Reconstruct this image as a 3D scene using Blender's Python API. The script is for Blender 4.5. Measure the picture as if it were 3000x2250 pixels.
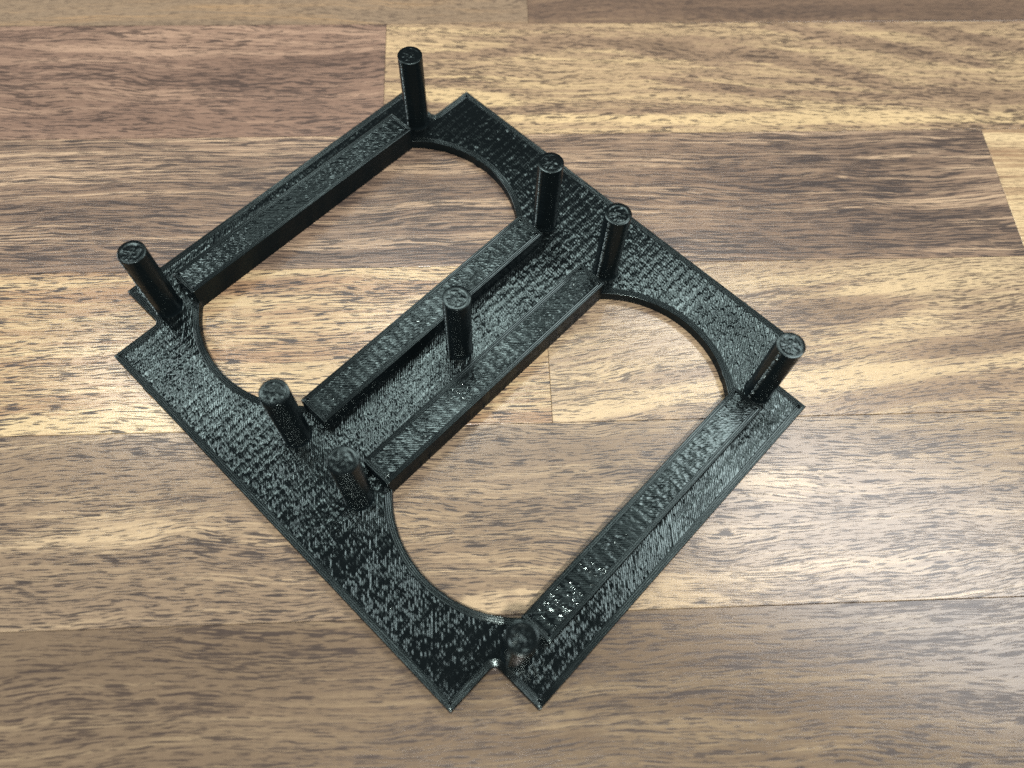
import bpy, math, random
import numpy as np
from mathutils import Matrix, Vector

for o in list(bpy.data.objects):
    bpy.data.objects.remove(o, do_unlink=True)
scene = bpy.context.scene
col = scene.collection
MM = 0.001
rng = np.random.default_rng(11)
random.seed(5)

# ------------------------------------------------------------------ camera
cd = bpy.data.cameras.new('camera')
cam = bpy.data.objects.new('camera', cd)
col.objects.link(cam)
right, up, back = (0.998859, -0.038962, 0.027612), (0.023638, 0.905807, 0.423031), (-0.041493, -0.421896, 0.905694)
pos = (4.0996 * MM, -89.2849 * MM, 173.3665 * MM)
cam.matrix_world = Matrix(((right[0], up[0], back[0], pos[0]), (right[1], up[1], back[1], pos[1]),
                           (right[2], up[2], back[2], pos[2]), (0, 0, 0, 1)))
cd.sensor_fit = 'HORIZONTAL'
cd.sensor_width = 36
cd.lens = 28.752
cd.clip_start = 0.005
cd.clip_end = 20
cd.dof.use_dof = True
cd.dof.focus_distance = 0.193
cd.dof.aperture_fstop = 11.0
scene.camera = cam

# ------------------------------------------------------------------ world and lamps (indoor, no sun or sky)
w = bpy.data.worlds.new('World')
scene.world = w
w.use_nodes = True
w.node_tree.nodes['Background'].inputs['Color'].default_value = (0.80, 0.92, 1.0, 1)
w.node_tree.nodes['Background'].inputs['Strength'].default_value = 0.11


def area(name, loc, target, sx, sy, watts, color, spin=None):
    l = bpy.data.lights.new(name, 'AREA')
    l.shape = 'RECTANGLE'
    l.size, l.size_y, l.energy, l.color = sx, sy, watts, color
    o = bpy.data.objects.new(name, l)
    col.objects.link(o)
    o.location = loc
    if spin is not None:
        o.rotation_euler = (0, 0, spin)
    else:
        d = Vector(target) - Vector(loc)
        o.rotation_euler = d.to_track_quat('-Z', 'Y').to_euler()
    return o


def downlight(name, loc, target, cone, watts, color, radius):
    l = bpy.data.lights.new(name, 'SPOT')
    l.energy, l.color, l.spot_size, l.spot_blend, l.shadow_soft_size = watts, color, math.radians(cone), 1.0, radius
    o = bpy.data.objects.new(name, l)
    col.objects.link(o)
    o.location = loc
    o.rotation_euler = (Vector(target) - Vector(loc)).to_track_quat('-Z', 'Y').to_euler()


WHITE, COOL, WARM = (0.95, 1.0, 0.99), (0.92, 1.0, 0.98), (1.0, 0.97, 0.92)
SPIN = math.radians(-26.6)
# the room's lamps: a downlight behind the photographer, a pale ceiling, a window at the left; the other overhead lamps are added
downlight('ceiling_downlight', (0.0, -0.66, 2.0), (0.0, 0.045, 0.0), 17.0, 135.0, WARM, 0.06)
area('ceiling_glow_lamp', (0.434, 0.806, 2.0), None, 2.6, 0.75, 9.0, COOL, SPIN)
for fx, fy, fw in ((-0.95, 0.95, 4.5), (-0.10, 1.00, 4.0), (0.65, 1.12, 4.0)):
    area('added_glint_lamp', (fx, fy, 1.99), None, 0.42, 0.24, fw, WHITE, SPIN)  # added small lamps with no known source, for glints on the plastic
area('added_sheen_lamp', (1.130, 0.390, 1.995), None, 1.05, 0.56, 20.0, (0.97, 0.98, 1.0), SPIN)  # added lamp, its edge placed to lay a diagonal sheen on the wood
area('left_window_lamp', (-1.6, 0.5, 0.75), (0, 0, 0), 0.8, 0.7, 16.0, (0.96, 0.98, 1.0))

vs = scene.view_settings
vs.view_transform = 'Standard'
vs.look = 'None'
vs.exposure = 0.27
vs.gamma = 1
vs.use_curve_mapping = False
scene.cycles.use_denoising = False
scene.cycles.max_bounces = 6
scene.cycles.sample_clamp_indirect = 4


# ------------------------------------------------------------------ node helpers
class NT:
    def __init__(self, name):
        self.mat = bpy.data.materials.new(name)
        self.mat.use_nodes = True
        self.nt = self.mat.node_tree
        self.bsdf = self.nt.nodes['Principled BSDF']

    def node(self, t, **kw):
        n = self.nt.nodes.new(t)
        for k, v in kw.items():
            setattr(n, k, v)
        return n

    def put(self, sock, v):
        if isinstance(v, bpy.types.NodeSocket):
            self.nt.links.new(v, sock)
        else:
            sock.default_value = v

    def m(self, op, a, b=0.0, c=0.0, clamp=False):
        n = self.node('ShaderNodeMath', operation=op, use_clamp=clamp)
        for i, v in enumerate((a, b, c)):
            self.put(n.inputs[i], v)
        return n.outputs[0]

    def add(self, a, b): return self.m('ADD', a, b)
    def sub(self, a, b): return self.m('SUBTRACT', a, b)
    def mul(self, a, b): return self.m('MULTIPLY', a, b)

    def vec(self, x, y, z=0.0):
        n = self.node('ShaderNodeCombineXYZ')
        for i, v in enumerate((x, y, z)):
            self.put(n.inputs[i], v)
        return n.outputs[0]

    def noise(self, x, y, z=0.0, detail=2.0, rough=0.5, dist=0.0):
        n = self.node('ShaderNodeTexNoise', noise_dimensions='3D')
        self.put(n.inputs['Vector'], self.vec(x, y, z))
        n.inputs['Scale'].default_value = 1.0
        n.inputs['Detail'].default_value = detail
        n.inputs['Roughness'].default_value = rough
        n.inputs['Distortion'].default_value = dist
        return n.outputs[0]

    def ss(self, v, a, b, lo=0.0, hi=1.0):
        n = self.node('ShaderNodeMapRange', interpolation_type='SMOOTHSTEP')
        for i, x in enumerate((v, a, b, lo, hi)):
            self.put(n.inputs[i], x)
        return n.outputs[0]

    def mix(self, f, a, b, mode='MIX'):
        n = self.node('ShaderNodeMix', data_type='RGBA', blend_type=mode)
        self.put(n.inputs[0], f)
        self.put(n.inputs[6], a if isinstance(a, bpy.types.NodeSocket) else (*a, 1))
        self.put(n.inputs[7], b if isinstance(b, bpy.types.NodeSocket) else (*b, 1))
        return n.outputs[2]


def wood(name, seed, light, mid, dark, bias=0.0, warp=2.0, fig=(0.008, 0.20), pore=0.5, pore_len=0.25, pore_w=2.3,
         feats=(), slope=0.0, contrast=1.0, st=1.35, sx=0.03, pore_th=0.568):
    """Walnut strip.  Colour only: broad growth figure, long fine streaks and short dark pores.  World millimetres."""
    t = NT(name)
    tc = t.node('ShaderNodeNewGeometry')
    sep = t.node('ShaderNodeSeparateXYZ')
    t.nt.links.new(tc.outputs['Position'], sep.inputs[0])
    X = t.mul(sep.outputs[0], 1000.0)
    Y = t.mul(sep.outputs[1], 1000.0)
    s = seed * 13.7
    n1 = t.sub(t.noise(t.mul(X, 0.011), t.mul(Y, 0.035), s, 2, 0.5), 0.5)
    n2 = t.sub(t.noise(t.mul(X, 0.06), t.mul(Y, 0.12), s + 3, 2, 0.5), 0.5)
    Y1 = t.add(Y, t.add(t.mul(n1, warp * 6), t.mul(n2, warp * 0.9)))
    if slope:
        Y1 = t.add(Y1, t.mul(X, slope))
    F = t.noise(t.mul(X, fig[0]), t.mul(Y1, fig[1]), s + 5, 3, 0.55)
    S = t.noise(t.mul(X, sx), t.mul(Y1, 1.7), s + 8, 4, 0.6)
    S2 = t.noise(t.mul(X, 0.06), t.mul(Y1, 3.4), s + 9, 2, 0.6)
    v = t.add(t.mul(t.sub(F, 0.5), 2.1 * contrast), t.add(t.mul(t.sub(S, 0.5), st), t.mul(t.sub(S2, 0.5), 0.75)))
    v = t.add(v, 0.5 + bias)
    wob = t.sub(t.noise(t.mul(X, 0.09), t.mul(Y1, 0.22), s + 21, 3, 0.6), 0.5)
    for (cx, cy, rx, ry, ang, wt) in feats:
        ca, sa = math.cos(math.radians(ang)), math.sin(math.radians(ang))
        dx, dy = t.sub(X, cx), t.sub(Y, cy)
        a = t.mul(t.add(t.mul(dx, ca), t.mul(dy, sa)), 1 / rx)
        b = t.mul(t.add(t.mul(dx, -sa), t.mul(dy, ca)), 1 / ry)
        r = t.m('SQRT', t.add(t.mul(a, a), t.mul(b, b)))
        r = t.add(r, t.mul(wob, 1.4))
        v = t.add(v, t.mul(t.ss(r, 0.25, 1.15, 1.0, 0.0), wt))
    vc = t.m('ADD', v, 0.0, clamp=True)
    c = t.mix(t.ss(vc, 0.0, 0.62), light, mid)
    deep = tuple(0.45 * m_ + 0.55 * d_ for m_, d_ in zip(mid, dark))
    c = t.mix(t.ss(vc, 0.7, 1.3), c, deep)
    # pores: dashes along the grain, thicker where the figure is dark
    P1 = t.noise(t.mul(X, pore_len), t.mul(Y1, pore_w * 1.25), s + 30, 1.2, 0.5)
    P2 = t.noise(t.mul(X, pore_len * 1.6), t.mul(Y1, pore_w * 1.7), s + 40, 1.0, 0.5)
    gate = t.noise(t.mul(X, 0.03), t.mul(Y1, 0.16), s + 50, 2, 0.5)
    sh = t.mul(t.sub(t.add(t.mul(gate, 1.0), t.mul(vc, 0.25)), 0.62), -0.22)
    th = t.add(sh, pore_th)
    p1 = t.ss(t.sub(P1, th), 0.0, 0.055)
    p2 = t.mul(t.ss(t.sub(P2, th), 0.0, 0.065), 0.85)
    pr = t.mul(t.m('MAXIMUM', p1, p2), pore)
    c = t.mix(pr, c, dark)
    # faint cross ripple and tone drift of real timber
    G = t.noise(t.mul(X, 1.1), t.mul(Y, 1.4), s + 60, 2, 0.6)
    D = t.noise(t.mul(X, 0.02), t.mul(Y, 0.05), s + 66, 2, 0.5)
    g = t.add(t.add(t.mul(t.sub(G, 0.5), 0.30), t.mul(t.sub(D, 0.5), 0.35)), 1.0)
    c = t.mix(1.0, c, t.vec(g, g, g), 'MULTIPLY')
    t.nt.links.new(c, t.bsdf.inputs['Base Color'])
    R = t.add(t.mul(t.sub(S, 0.5), 0.10), t.add(t.mul(pr, 0.10), 0.185))
    t.nt.links.new(R, t.bsdf.inputs['Roughness'])
    t.bsdf.inputs['Specular IOR Level'].default_value = 0.42
    bp = t.node('ShaderNodeBump')
    bp.inputs['Strength'].default_value = 0.16
    bp.inputs['Distance'].default_value = 0.00003
    t.nt.links.new(t.sub(t.mul(S2, 0.6), pr), bp.inputs['Height'])
    t.nt.links.new(bp.outputs[0], t.bsdf.inputs['Normal'])
    return t.mat


def plastic(name, rough, spec=0.5, base=(0.0025, 0.0036, 0.0040)):
    t = NT(name)
    tc = t.node('ShaderNodeNewGeometry')
    sep = t.node('ShaderNodeSeparateXYZ')
    t.nt.links.new(tc.outputs['Position'], sep.inputs[0])
    X, Y, Z = [t.mul(sep.outputs[i], 1000.0) for i in range(3)]
    n = t.noise(t.mul(X, 0.25), t.mul(Y, 0.25), t.mul(Z, 0.25), 3, 0.6)
    t.bsdf.inputs['Base Color'].default_value = (*base, 1)
    t.nt.links.new(t.add(t.mul(t.sub(n, 0.5), 0.12), rough), t.bsdf.inputs['Roughness'])
    t.bsdf.inputs['Specular IOR Level'].default_value = spec
    t.bsdf.inputs['Specular Tint'].default_value = (0.80, 1.0, 0.98, 1)
    f = t.noise(t.mul(X, 3.0), t.mul(Y, 3.0), t.mul(Z, 5.0), 2, 0.6)
    bp = t.node('ShaderNodeBump')
    bp.inputs['Strength'].default_value = 0.22
    bp.inputs['Distance'].default_value = 0.00004
    t.nt.links.new(f, bp.inputs['Height'])
    t.nt.links.new(bp.outputs[0], t.bsdf.inputs['Normal'])
    return t.mat


# ------------------------------------------------------------------ mesh helpers
def mesh_obj(name, verts, faces, mats, parent=None, smooth=True, midx=None):
    me = bpy.data.meshes.new(name)
    v = np.asarray(verts, float) * MM
    me.from_pydata(v.tolist(), [], faces if isinstance(faces, list) else faces.tolist())
    for m_ in (mats if isinstance(mats, (list, tuple)) else [mats]):
        me.materials.append(m_)
    n = len(me.polygons)
    me.polygons.foreach_set('use_smooth', [smooth] * n)
    if midx is not None:
        me.polygons.foreach_set('material_index', midx)
    me.update()
    o = bpy.data.objects.new(name, me)
    col.objects.link(o)
    if parent:
        o.parent = parent
    return o


# ------------------------------------------------------------------ the worktop: walnut strips, 42 mm wide
top = mesh_obj('worktop', [(-330, -240, -30), (360, -240, -30), (360, 290, -30), (-330, 290, -30),
                           (-330, -240, -1.2), (360, -240, -1.2), (360, 290, -1.2), (-330, 290, -1.2)],
               [[0, 3, 2, 1], [4, 5, 6, 7], [0, 1, 5, 4], [1, 2, 6, 5], [2, 3, 7, 6], [3, 0, 4, 7]],
               wood('worktop_core_wood', 99, (0.10, 0.06, 0.03), (0.05, 0.03, 0.02), (0.02, 0.012, 0.008)), smooth=False)
top['kind'] = 'structure'
top['label'] = 'brown walnut strip worktop under the black frame'

TAN = (0.56, 0.425, 0.240)
TAN2 = (0.48, 0.36, 0.222)
BRN = (0.240, 0.174, 0.115)
BRN2 = (0.215, 0.152, 0.108)
RED = (0.205, 0.132, 0.095)
DRK = (0.042, 0.030, 0.026)
DRK2 = (0.032, 0.026, 0.026)
rows = [-187.9, -145.8, -103.4, -61.1, -18.5, 24.4, 66.7, 108.7, 151.0, 193.3, 235.6, 278]
# per strip: (row, x0, x1, material arguments)
strips = [
    (0, -330, -60, dict(seed=1, light=TAN2, mid=BRN, dark=DRK)),
    (0, -60, 360, dict(seed=2, light=TAN2, mid=BRN2, dark=DRK)),
    (1, -330, 110, dict(seed=3, light=TAN, mid=BRN, dark=DRK, bias=-0.1)),
    (1, 110, 360, dict(seed=4, light=TAN2, mid=RED, dark=DRK)),
    # nearest row in view: brown with long dark lines, colour darkened to stand in for the shadow there
    (2, -330, 360, dict(seed=5, light=(0.30, 0.222, 0.135), mid=(0.168, 0.120, 0.078), dark=DRK, bias=0.10, warp=2.0, contrast=0.6, st=1.0, pore=0.85, pore_len=0.16, pore_w=2.2,
                        feats=((75, -70.5, 45, 1.0, 3, 0.75), (62, -67.0, 34, 0.8, 2, 0.6), (104, -64.5, 10, 3.0, 14, 0.35),
                               (40, -84, 40, 4, -4, -0.4), (-60, -66, 40, 4, 2, 0.2)))),
    # brown strip with pale patches
    (3, -330, 360, dict(seed=6, light=TAN2, mid=BRN, dark=DRK2, bias=0.0, warp=2.4, pore=0.88, pore_len=0.17, pore_w=2.3, contrast=0.55, st=1.1, pore_th=0.57,
                        feats=((25, -58.5, 42, 3.5, 2, -0.7), (95, -46, 30, 9, -12, 0.15), (15, -27, 30, 4, 4, 0.25),
                               (-75, -40, 25, 6, 3, -0.35), (-75, -27, 40, 4, 1, 0.15), (70, -35, 16, 6, -10, -0.3)))),
    # tan strips either side of the butt joint
    (4, -330, 21.0, dict(seed=7, light=TAN, mid=(0.32, 0.20, 0.115), dark=DRK2, bias=-0.16, warp=1.4, pore=0.92, pore_len=0.16, pore_w=1.9, contrast=0.6, st=1.0,
                         feats=((-70, -15.5, 60, 4, 0, -0.55), (-60, 19, 40, 3, 2, 0.25), (-50, 4, 60, 2.5, 0, 0.12)), pore_th=0.555)),
    (4, 21.0, 360, dict(seed=8, light=(0.55, 0.415, 0.245), mid=(0.30, 0.212, 0.138), dark=DRK, bias=-0.15, warp=1.6, pore=0.75, pore_len=0.24, pore_w=2.5, slope=-0.06, st=0.8,
                        contrast=0.55, pore_th=0.562,
                        feats=((92, 9.5, 24, 4.5, 3, 0.50), (132, 1, 24, 4.5, 14, 0.50), (115, 17, 30, 3.5, 6, -0.35), (118, -12, 30, 4, 5, 0.35),
                               (112, 7, 14, 3.0, 12, -0.3), (85, -8, 26, 5, 4, -0.35), (35, -10, 14, 8, 0, -0.1), (150, 8, 20, 3, 12, -0.3)))),
    # brown strip behind the frame, running to a slanting light neighbour
    (5, -330, 146.4, dict(seed=9, light=(0.44, 0.315, 0.205), mid=(0.215, 0.148, 0.103), dark=DRK2, bias=0.0, warp=1.6, pore=0.85, pore_len=0.11, pore_w=2.3, fig=(0.007, 0.26), st=2.3, sx=0.018,
                          feats=((100, 47, 62, 28, 0, 0.22), (104.8, 52.5, 9, 4.5, 25, 0.45), (103.5, 50.5, 3.0, 2.2, 60, -0.55), (120, 60, 30, 2.0, 8, 0.35),
                                 (122, 56, 26, 1.4, 9, 0.4), (112, 46.5, 40, 3.5, -3, 0.25), (75, 52, 20, 4, -6, 0.25), (128, 52, 22, 1.5, 8, -0.3),
                                 (0, 45, 40, 3, 0, -0.2), (-90, 58, 40, 4, 2, -0.15)), pore_th=0.545)),
    (5, 146.4, 360, dict(seed=10, light=(0.60, 0.45, 0.255), mid=(0.30, 0.19, 0.11), dark=DRK, bias=-0.25, warp=1.2, pore=0.45)),
    (6, -330, -20.2, dict(seed=11, light=(0.36, 0.24, 0.165), mid=RED, dark=DRK, bias=0.10, warp=2.8, pore=0.8, pore_len=0.16, pore_w=1.7, fig=(0.009, 0.22),
                          feats=((-40, 94, 34, 3.0, 6, 0.45), (-60, 86, 30, 4, -7, 0.35), (-95, 98, 35, 2.2, -3, -0.3), (-48, 78, 22, 6, -5, 0.2)))),
    # light strip with dark swooping bands and a yellow lower edge
    (6, -20.2, 360, dict(seed=12, light=(0.55, 0.405, 0.222), mid=(0.28, 0.192, 0.122), dark=DRK, bias=-0.12, warp=2.0, pore=0.8, pore_len=0.24, pore_w=1.9, slope=0.05, contrast=0.4, st=0.75,
                         feats=((125, 99, 34, 3.2, -15, 0.55), (150, 102, 40, 3.0, -13, 0.55), (98, 93, 34, 3.6, -17, 0.5), (66, 97, 30, 4.0, -12, 0.45),
                                (70, 84, 24, 2.0, -12, 0.4), (40, 101, 36, 3.0, -3, 0.45), (10, 97, 26, 2.6, 4, 0.45), (150, 79, 26, 2.6, -5, 0.5), (110, 80, 30, 1.6, -4, 0.35),
                                (90, 71.5, 85, 2.8, -1, -0.9), (0, 80, 24, 3.5, -6, -0.6), (60, 74, 34, 2.4, 0, 0.3), (-5, 86, 20, 1.6, -4, 0.4)))),
    (7, -330, 21.5, dict(seed=13, light=(0.34, 0.22, 0.12), mid=BRN, dark=DRK, bias=0.08, warp=3, pore=0.5)),
    (7, 21.5, 360, dict(seed=14, light=(0.27, 0.185, 0.11), mid=(0.165, 0.11, 0.075), dark=DRK2, bias=0.16, warp=2.6, pore=0.5,
                        feats=((120, 113, 60, 4, 3, 0.3),))),
    (8, -330, 90, dict(seed=15, light=TAN2, mid=BRN, dark=DRK)),
    (8, 90, 360, dict(seed=16, light=TAN, mid=BRN, dark=DRK)),
    (9, -330, -30, dict(seed=17, light=TAN2, mid=RED, dark=DRK)),
    (9, -30, 360, dict(seed=18, light=TAN2, mid=BRN2, dark=DRK)),
    (10, -330, 160, dict(seed=19, light=TAN, mid=BRN, dark=DRK)),
    (10, 160, 360, dict(seed=20, light=TAN2, mid=BRN2, dark=DRK)),
]
for (r, x0, x1, kw) in strips:
    g, b = 0.03, 0.11
    xa, xb, ya, yb = x0 + g, x1 - g, rows[r] + g, rows[r + 1] - g
    zt = -random.random() * 0.03
    vs_ = []
    for ins, z in ((0, -1.2), (0, zt - 0.10), (b * 0.35, zt - 0.03), (b, zt)):
        vs_ += [(xa + ins, ya + ins, z), (xb - ins, ya + ins, z), (xb - ins, yb - ins, z), (xa + ins, yb - ins, z)]
    fs = [[12, 13, 14, 15]]
    for k in range(3):
        for j in range(4):
            fs.append([4 * k + j, 4 * k + (j + 1) % 4, 4 * k + 4 + (j + 1) % 4, 4 * k + 4 + j])
    mesh_obj('plank', vs_, fs, wood('walnut_strip_%02d' % kw['seed'], **kw), top, smooth=False)

# ------------------------------------------------------------------ the printed frame (local axes u, v in mm)
L, W, TAB, NOTCH = 110.66, 115.0, 12.28, 12.41
B1A, B1B, B2A, B2B, VA = -5.37, 2.26, 41.22, 49.15, 22.25
HB, TP, HP = 4.25, 2.64, 22.5
PU1, PU2, PV, PR = -1.88, 45.09, 16.95, 3.05
CU, CR, CV = 21.86, 27.41, 15.30
ANG = math.radians(45.92448)

frame = bpy.data.objects.new('printed_frame', None)
col.objects.link(frame)
frame.empty_display_size = 0.02
ca, sa = math.cos(-ANG), math.sin(-ANG)
cx, cy = L / 2, W / 2
frame.matrix_world = Matrix(((ca, -sa, 0, (-ca * cx + sa * cy) * MM), (sa, ca, 0, (-sa * cx - ca * cy) * MM), (0, 0, 1, 0), (0, 0, 0, 1)))
frame['label'] = 'glossy black 3D printed plastic frame with nine posts and two openings on the worktop'
frame['category'] = 'frame'

M_FILL = plastic('black_plastic_infill', 0.11)
M_RIM = plastic('black_plastic_perimeter', 0.16, 0.38)
M_SIDE = plastic('black_plastic_wall', 0.24, 0.05, (0.009, 0.014, 0.016))  # same plastic, base raised to imitate light scattered by the layer ridges
M_SEAM = plastic('black_plastic_seam', 0.30, 1.0)


def vnoise(x, y, seed):
    """Smooth value noise on arrays (unit lattice), range -1..1."""
    g = np.random.default_rng(seed).random((256, 256)) * 2 - 1
    xi, yi = np.floor(x).astype(int), np.floor(y).astype(int)
    fx, fy = x - xi, y - yi
    fx, fy = fx * fx * (3 - 2 * fx), fy * fy * (3 - 2 * fy)
    a, b = g[xi % 256, yi % 256], g[(xi + 1) % 256, yi % 256]
    c, d = g[xi % 256, (yi + 1) % 256], g[(xi + 1) % 256, (yi + 1) % 256]
    return (a * (1 - fx) + b * fx) * (1 - fy) + (c * (1 - fx) + d * fx) * fy


def inside(poly, x, y):
    r = np.zeros(x.shape, bool)
    n = len(poly)
    for i in range(n):
        x1, y1 = poly[i]
        x2, y2 = poly[(i + 1) % n]
        if y1 == y2:
            continue
        c = ((y1 > y) != (y2 > y)) & (x < (x2 - x1) * (y - y1) / (y2 - y1) + x1)
        r ^= c
    return r


def resample(poly, step):
    out = []
    n = len(poly)
    for i in range(n):
        a, b = np.array(poly[i], float), np.array(poly[(i + 1) % n], float)
        k = max(1, int(round(np.linalg.norm(b - a) / step)))
        for j in range(k):
            out.append(a + (b - a) * j / k)
    return np.array(out)


def normals(P):
    """Mitred inward offsets for a counter-clockwise polygon (solid on the left)."""
    d1 = P - np.roll(P, 1, 0)
    d2 = np.roll(P, -1, 0) - P
    n1 = np.stack([-d1[:, 1], d1[:, 0]], 1) / np.linalg.norm(d1, axis=1)[:, None]
    n2 = np.stack([-d2[:, 1], d2[:, 0]], 1) / np.linalg.norm(d2, axis=1)[:, None]
    m_ = n1 + n2
    return m_ / np.maximum(0.5, (m_ * n1).sum(1))[:, None]


def rim_and_wall(loops, zt, zb, nb, bw, seed, seams=()):
    """Concentric perimeter beads on top of an outline plus its layered side wall."""
    V, F, MI = [], [], []
    base = 0
    for li, P0 in enumerate(loops):
        P = resample(P0, 0.9)
        Nn = normals(P)
        n = len(P)
        prof = []
        # wall from bottom to top, one bulge per printed layer
        lay = 0.22
        nl = max(1, int(round((zt - zb) / lay)))
        for k in range(nl):
            z0 = zb + (zt - zb) * k / nl
            j = 0.012 * math.sin(k * 12.9 + seed)
            prof.append((0.035 + j, z0, 0))
            prof.append((0.0 + j, z0 + 0.5 * (zt - zb) / nl, 0))
        prof[-1] = (0.01, zt - 0.14, 0)
        for i in range(nb):
            am = 0.055
            pts = ((0.06, -0.045), (0.28, am * 0.72), (0.5, am), (0.72, am * 0.72), (0.94, 0.0)) if i == 0 else \
                  ((0.06, 0.0), (0.28, am * 0.72), (0.5, am), (0.72, am * 0.72), (0.94, 0.0))
            for q, h in pts:
                prof.append(((i + q) * bw, zt + h, 1))
        prof.append(((nb + 0.05) * bw, zt - 0.12, 1))
        s_ = np.arange(n) * 0.9
        nub = np.zeros(n)                       # blobs where the nozzle started and stopped
        for (sl, su, sv, sh_) in seams:
            if sl == li:
                nub[np.argmin(((P - np.array((su, sv))) ** 2).sum(1))] = sh_
        rows_ = []
        for k, (off, z, top_) in enumerate(prof):
            if top_:
                ring = int(off / bw)
                wz = 0.014 * vnoise(s_ * 0.5, np.full(n, ring * 3.3 + li * 17.0), seed + 1)
                wo = 0.018 * vnoise(s_ * 0.35, np.full(n, ring * 5.1 + li * 11.0), seed + 2)
            else:
                wz = np.zeros(n)
                wo = 0.012 * vnoise(s_ * 0.8, np.full(n, z * 4.5), seed + 3)
            xy = P + Nn * (off + wo - nub * max(0.0, 1 - off / 0.6))[:, None]
            rows_.append(np.column_stack([xy, z + wz]))
        A = np.concatenate(rows_)
        V.append(A)
        for k in range(len(prof) - 1):
            i0 = base + k * n + np.arange(n)
            i1 = base + k * n + (np.arange(n) + 1) % n
            F.append(np.stack([i0, i1, i1 + n, i0 + n], 1))
            MI += [1 if prof[k + 1][2] else 2] * n
        base += len(A)
    return np.concatenate(V), np.concatenate(F), MI


def fill(polys_in, polys_out, along, zt, seed, da=0.105, db=0.26, amp=0.020, streak=1.0):
    """Diagonal extrusion lines of the solid top layer as a height field clipped to the outline."""
    allp = np.array(polys_in[0])
    c_, s_ = math.cos(along), math.sin(along)
    q = np.stack([allp[:, 0] * c_ + allp[:, 1] * s_, -allp[:, 0] * s_ + allp[:, 1] * c_], 1)
    lo, hi = q.min(0), q.max(0)
    A = np.arange(lo[0], hi[0] + db, db)          # along the lines
    Bv = np.arange(lo[1], hi[1] + da, da)          # across the lines
    a, b = np.meshgrid(A, Bv, indexing='ij')
    u, v = a * c_ - b * s_, a * s_ + b * c_
    pitch = 0.42
    li = np.floor(b / pitch)
    ph = b / pitch - li
    rnd = vnoise(a * 0.22 + li * 7.31, li * 3.77 + 0.5, seed)                 # each line rises, sinks and rolls on its own
    rnd2 = vnoise(a * 1.6 + li * 3.1, li * 5.13 + 0.5, seed + 1)
    tilt = 0.5 * vnoise(a * 0.45 + li * 4.9, li * 6.7 + 0.5, seed + 7) + 0.7 * vnoise(a * 1.7 + li * 2.3, li * 8.1 + 0.5, seed + 8)
    patch = vnoise(u * 0.14, v * 0.14, seed + 2) + 0.7 * vnoise(u * 0.33, v * 0.33, seed + 3)
    blob = vnoise(u * 0.9, v * 0.9, seed + 4)
    fine = vnoise(u * 2.0, v * 2.0, seed + 5)
    rough = np.clip(0.62 + 0.75 * patch, 0.25, 1.5)
    # crossing layers below make the lines gape in a slanting weave
    weave = np.sin(2 * math.pi * (a / 3.1 + li * 0.137)) + 0.7 * np.sin(2 * math.pi * (a / 1.15 + li * 0.5))
    T = np.clip(0.35 + 0.40 * weave + 0.55 * rnd2 + 0.35 * patch, 0, 1.3)
    edge = np.abs(2 * ph - 1)
    h = -amp * edge ** 3 * (0.5 + 0.5 * rough) - 0.075 * edge ** 2 * T * streak
    h += 0.42 * (ph - 0.5) * (0.06 + 0.15 * rough) * tilt * streak
    h += 0.006 * streak * rnd - 0.022 * T * streak
    h += 0.024 * blob * rough + 0.027 * fine * rough
    gap = np.clip((vnoise(a * 0.40 + li * 1.7, li * 2.9 + 0.5, seed + 6) - 0.60) * 5, 0, 1)
    h -= 0.06 * gap
    h += 0.03
    z = zt + h - 0.045
    m_ = inside(polys_in[0], u, v)
    for p in polys_out:
        m_ &= ~inside(p, u, v)
    ok = m_[:-1, :-1] & m_[1:, :-1] & m_[1:, 1:] & m_[:-1, 1:]
    idx = np.arange(a.size).reshape(a.shape)
    F = np.stack([idx[:-1, :-1][ok], idx[1:, :-1][ok], idx[1:, 1:][ok], idx[:-1, 1:][ok]], 1)
    used = np.unique(F)
    mp = np.full(a.size, -1)
    mp[used] = np.arange(len(used))
    V = np.stack([u.ravel(), v.ravel(), z.ravel()], 1)[used]
    return V, mp[F]


def join(parts):
    V, F, MI, n = [], [], [], 0
    for v, f, mi in parts:
        V.append(v)
        F.append(np.asarray(f) + n)
        MI += mi
        n += len(v)
    return np.concatenate(V), np.concatenate(F), MI


def offset(poly, d, step=0.9):
    P = resample(poly, step)
    return P + normals(P) * d


# plate outline (counter-clockwise) and its two openings (clockwise, so that the solid lies on the left)
def fillet(cx_, cy_, a0, a1, r=1.1):
    return [(cx_ + r * math.cos(math.radians(a0 + (a1 - a0) * k / 4)), cy_ + r * math.sin(math.radians(a0 + (a1 - a0) * k / 4))) for k in range(5)]


FR = 1.1
outer = ([(0, 0), (L, 0)] + fillet(L + FR, NOTCH - FR, 180, 90) + [(L + TAB, NOTCH), (L + TAB, W - NOTCH)]
         + fillet(L + FR, W - NOTCH + FR, 270, 180) + [(L, W), (0, W)] + fillet(-FR, W - NOTCH + FR, 0, -90)
         + [(-TAB, W - NOTCH), (-TAB, NOTCH)] + fillet(-FR, NOTCH - FR, 90, 0))


def opening(u0, u1, cu):
    pts = []
    hw = (u1 - u0) / 2
    th = math.asin(min(1, hw / CR))
    for k in range(49):
        t_ = -th + 2 * th * k / 48
        pts.append((cu + CR * math.sin(t_), cy + CV + CR * math.cos(t_)))
    for k in range(49):
        t_ = th - 2 * th * k / 48
        pts.append((cu + CR * math.sin(t_), cy - CV - CR * math.cos(t_)))
    return pts        # clockwise


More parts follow.
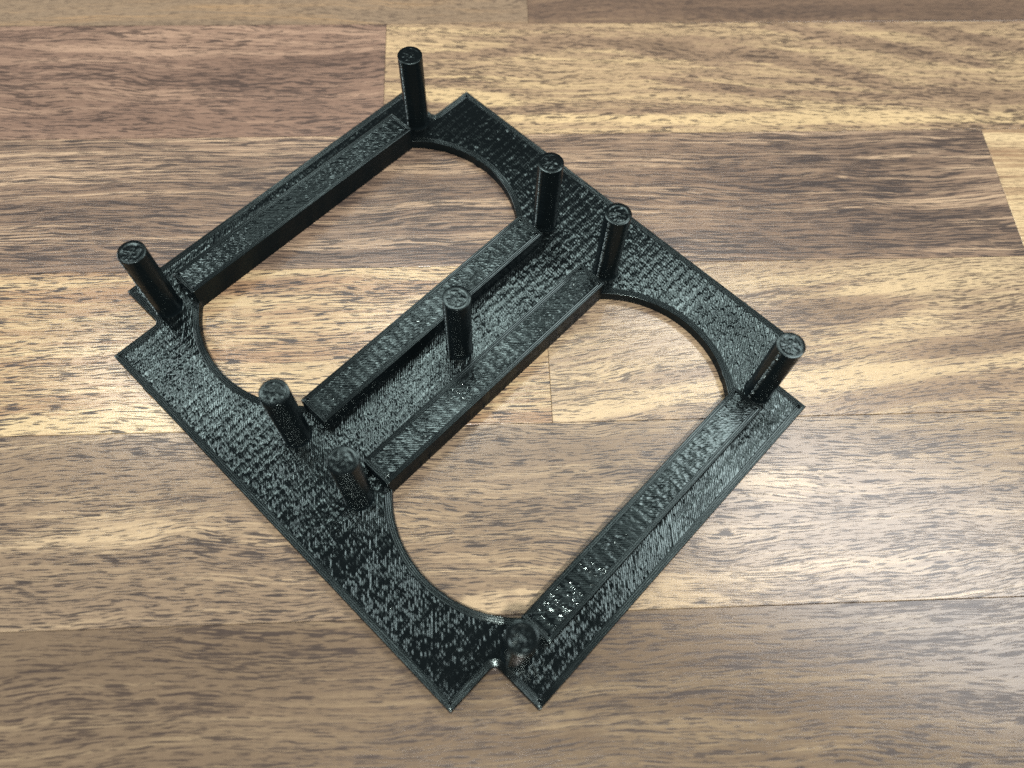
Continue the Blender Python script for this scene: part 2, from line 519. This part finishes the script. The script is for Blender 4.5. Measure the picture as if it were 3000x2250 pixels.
uc = (B1B + B2A) / 2
hole1 = opening(B1B, B2A, uc)
hole2 = opening(L - B2A, L - B1B, L - uc)
NB, BW = 4, 0.42
SEAMS = [(1, 13.0, 98.7, 0.16), (1, 18.6, 100.0, 0.30), (0, 96.0, W, 0.16), (2, 103.0, 93.3, 0.18), (0, 12.0, 0.0, 0.18), (2, 93.5, 15.3, 0.15)]
rv, rf, rm = rim_and_wall([outer, hole1, hole2], TP, 0.0, NB, BW, 3, SEAMS)
ins_o = offset(outer, NB * BW - 0.35)
ins_h = [offset(h_, NB * BW - 0.35) for h_ in (hole1, hole2)]
fv, ff = fill([ins_o], ins_h, ANG + math.pi / 2, TP + 0.012, 21)
V, F, MI = join([(rv, rf, rm), (fv, ff, [0] * len(ff))])
plate = mesh_obj('plate', V, F, [M_FILL, M_RIM, M_SIDE], frame, midx=MI)
plate['label'] = 'flat black plate with notched corners and diagonal print lines'

bars = [(B1A, B1B), (B2A, B2B), (L - B2B, L - B2A), (L - B1B, L - B1A)]
for k, (a, b) in enumerate(bars):
    e = 0.03
    rect = [(a - e, VA), (b + e, VA), (b + e, W - VA), (a - e, W - VA)]
    rv, rf, rm = rim_and_wall([rect], TP + HB, TP - 0.25, 3, BW, 30 + k)
    fv, ff = fill([offset(rect, 3 * BW - 0.35)], [], ANG, TP + HB + 0.012, 50 + 10 * k, amp=0.018, db=0.26, streak=0.75)
    V, F, MI = join([(rv, rf, rm), (fv, ff, [0] * len(ff))])
    mesh_obj('bar', V, F, [M_FILL, M_RIM, M_SIDE], frame, midx=MI)


def post(u, v, seed, seam):
    r = np.random.default_rng(seed)
    n, H = 48, TP + HP
    nl = int(round((HP + 0.2) / 0.24))
    rings = []
    th = seam + 2 * math.pi * np.arange(n) / n
    th = th + 0.62 * np.sin(seam - th)          # vertices crowd together at the seam
    sd = np.angle(np.exp(1j * (th - seam)))
    lean = r.normal(0, 0.05, 2)
    for k in range(nl + 1):
        z = TP - 0.2 + (HP + 0.2 - 0.12) * k / nl
        f = k / nl
        flare = 0.30 * math.exp(-k / 1.6)
        for bul in (0, 1):
            rad = PR + flare + 0.010 * r.normal() - (0.022 if bul == 0 else 0)
            sw = (0.18 if bul else 0.02) * max(0.0, 0.8 + 0.5 * r.normal())
            rr = rad + sw * np.exp(-(sd / 0.11) ** 2) - 0.05 * np.exp(-((sd - 0.32) / 0.10) ** 2) * max(0, r.normal())
            zz = z + (0.12 if bul else 0)
            rings.append(np.column_stack([u + lean[0] * f + rr * np.cos(th), v + lean[1] * f + rr * np.sin(th), np.full(n, zz)]))
    nside = len(rings) - 1
    # top: two bead rings, then the lumpy centre
    dome = r.uniform(0.0, 0.14)
    for q in (0.975, 0.93, 0.865, 0.80, 0.735, 0.68, 0.58, 0.48, 0.38, 0.28, 0.18, 0.08):
        rad = PR * q
        bead = 0.055 * abs(math.sin(math.pi * (1 - q) * PR / 0.42)) if q > 0.70 else 0
        x, y = u + rad * np.cos(th), v + rad * np.sin(th)
        if q < 0.72:
            lump = 0.055 * vnoise(x * 1.9 + seed, y * 1.9, seed) + 0.06 * vnoise(x * 4.2, y * 4.2 + seed, seed + 1)
        else:
            lump = 0.012 * vnoise(x * 0.9, y * 0.9, seed + 2)
        edge = -0.05 if q > 0.96 else 0.0
        rings.append(np.column_stack([x + lean[0], y + lean[1], H + bead + lump + edge + dome * (1 - q * q)]))
    V = np.concatenate(rings)
    i = np.arange(n)
    j = (i + 1) % n
    F, MI = [], []
    for k in range(len(rings) - 1):
        F.append(np.stack([k * n + i, k * n + j, (k + 1) * n + j, (k + 1) * n + i], 1))
        MI += [(2 if (q in (0, 1, 2, n - 1, n - 2, n - 3)) else 1) if k < nside else 0 for q in range(n)]
    V = np.vstack([V, [u + lean[0], v + lean[1], V[-n:, 2].mean()]])
    fl = np.concatenate(F).tolist()
    last = (len(rings) - 1) * n
    for q in range(n):
        fl.append([last + q, last + (q + 1) % n, len(V) - 1])
        MI.append(0)
    o = mesh_obj('post', V, fl, [M_RIM, M_SIDE, M_SEAM], frame, midx=MI)
    o.data.polygons.foreach_set('use_smooth', [mi != 2 for i_, mi in enumerate(MI)])
    return o


seam_w = math.radians(222)          # the layer seam faces left and towards the viewer
k = 0
for (u, vv) in [(PU1, W - PV), (PU2, W - PV), (L - PU2, W - PV), (L - PU1, W - PV),
                (PU1, PV), (PU2, PV), (L - PU2, PV), (L - PU1, PV), (L / 2, W / 2)]:
    po = post(u, vv, 70 + 7 * k, seam_w + ANG + random.uniform(-0.12, 0.12))
    if k == 8:
        po['label'] = 'short black round post standing alone at the centre of the frame'
    k += 1


# fine strings of plastic left by the nozzle at the foot of one post
def strand(pts, rad=0.035):
    n = 5
    V, F = [], []
    P = np.array(pts, float)
    for i, p in enumerate(P):
        t_ = P[min(i + 1, len(P) - 1)] - P[max(i - 1, 0)]
        t_ /= np.linalg.norm(t_)
        a = np.cross(t_, (0.3, 0.5, 0.8))
        a /= np.linalg.norm(a)
        b = np.cross(t_, a)
        for q in range(n):
            an = 2 * math.pi * q / n
            V.append(p + rad * (a * math.cos(an) + b * math.sin(an)))
    for i in range(len(P) - 1):
        for q in range(n):
            F.append([i * n + q, i * n + (q + 1) % n, (i + 1) * n + (q + 1) % n, (i + 1) * n + q])
    return mesh_obj('plastic_strand', V, F, M_SIDE, frame)


pu, pvv = PU2, W - PV
for s_ in range(3):
    pts = []
    for i in range(14):
        f = i / 13
        an = ANG + math.radians(215 + 150 * f + 14 * s_)
        rr = PR + 0.1 + 0.35 * math.sin(f * 5 + s_)
        pts.append((pu + rr * math.cos(an), pvv + rr * math.sin(an), TP + 0.5 + s_ * 0.35 + 2.6 * f * f))
    strand(pts)
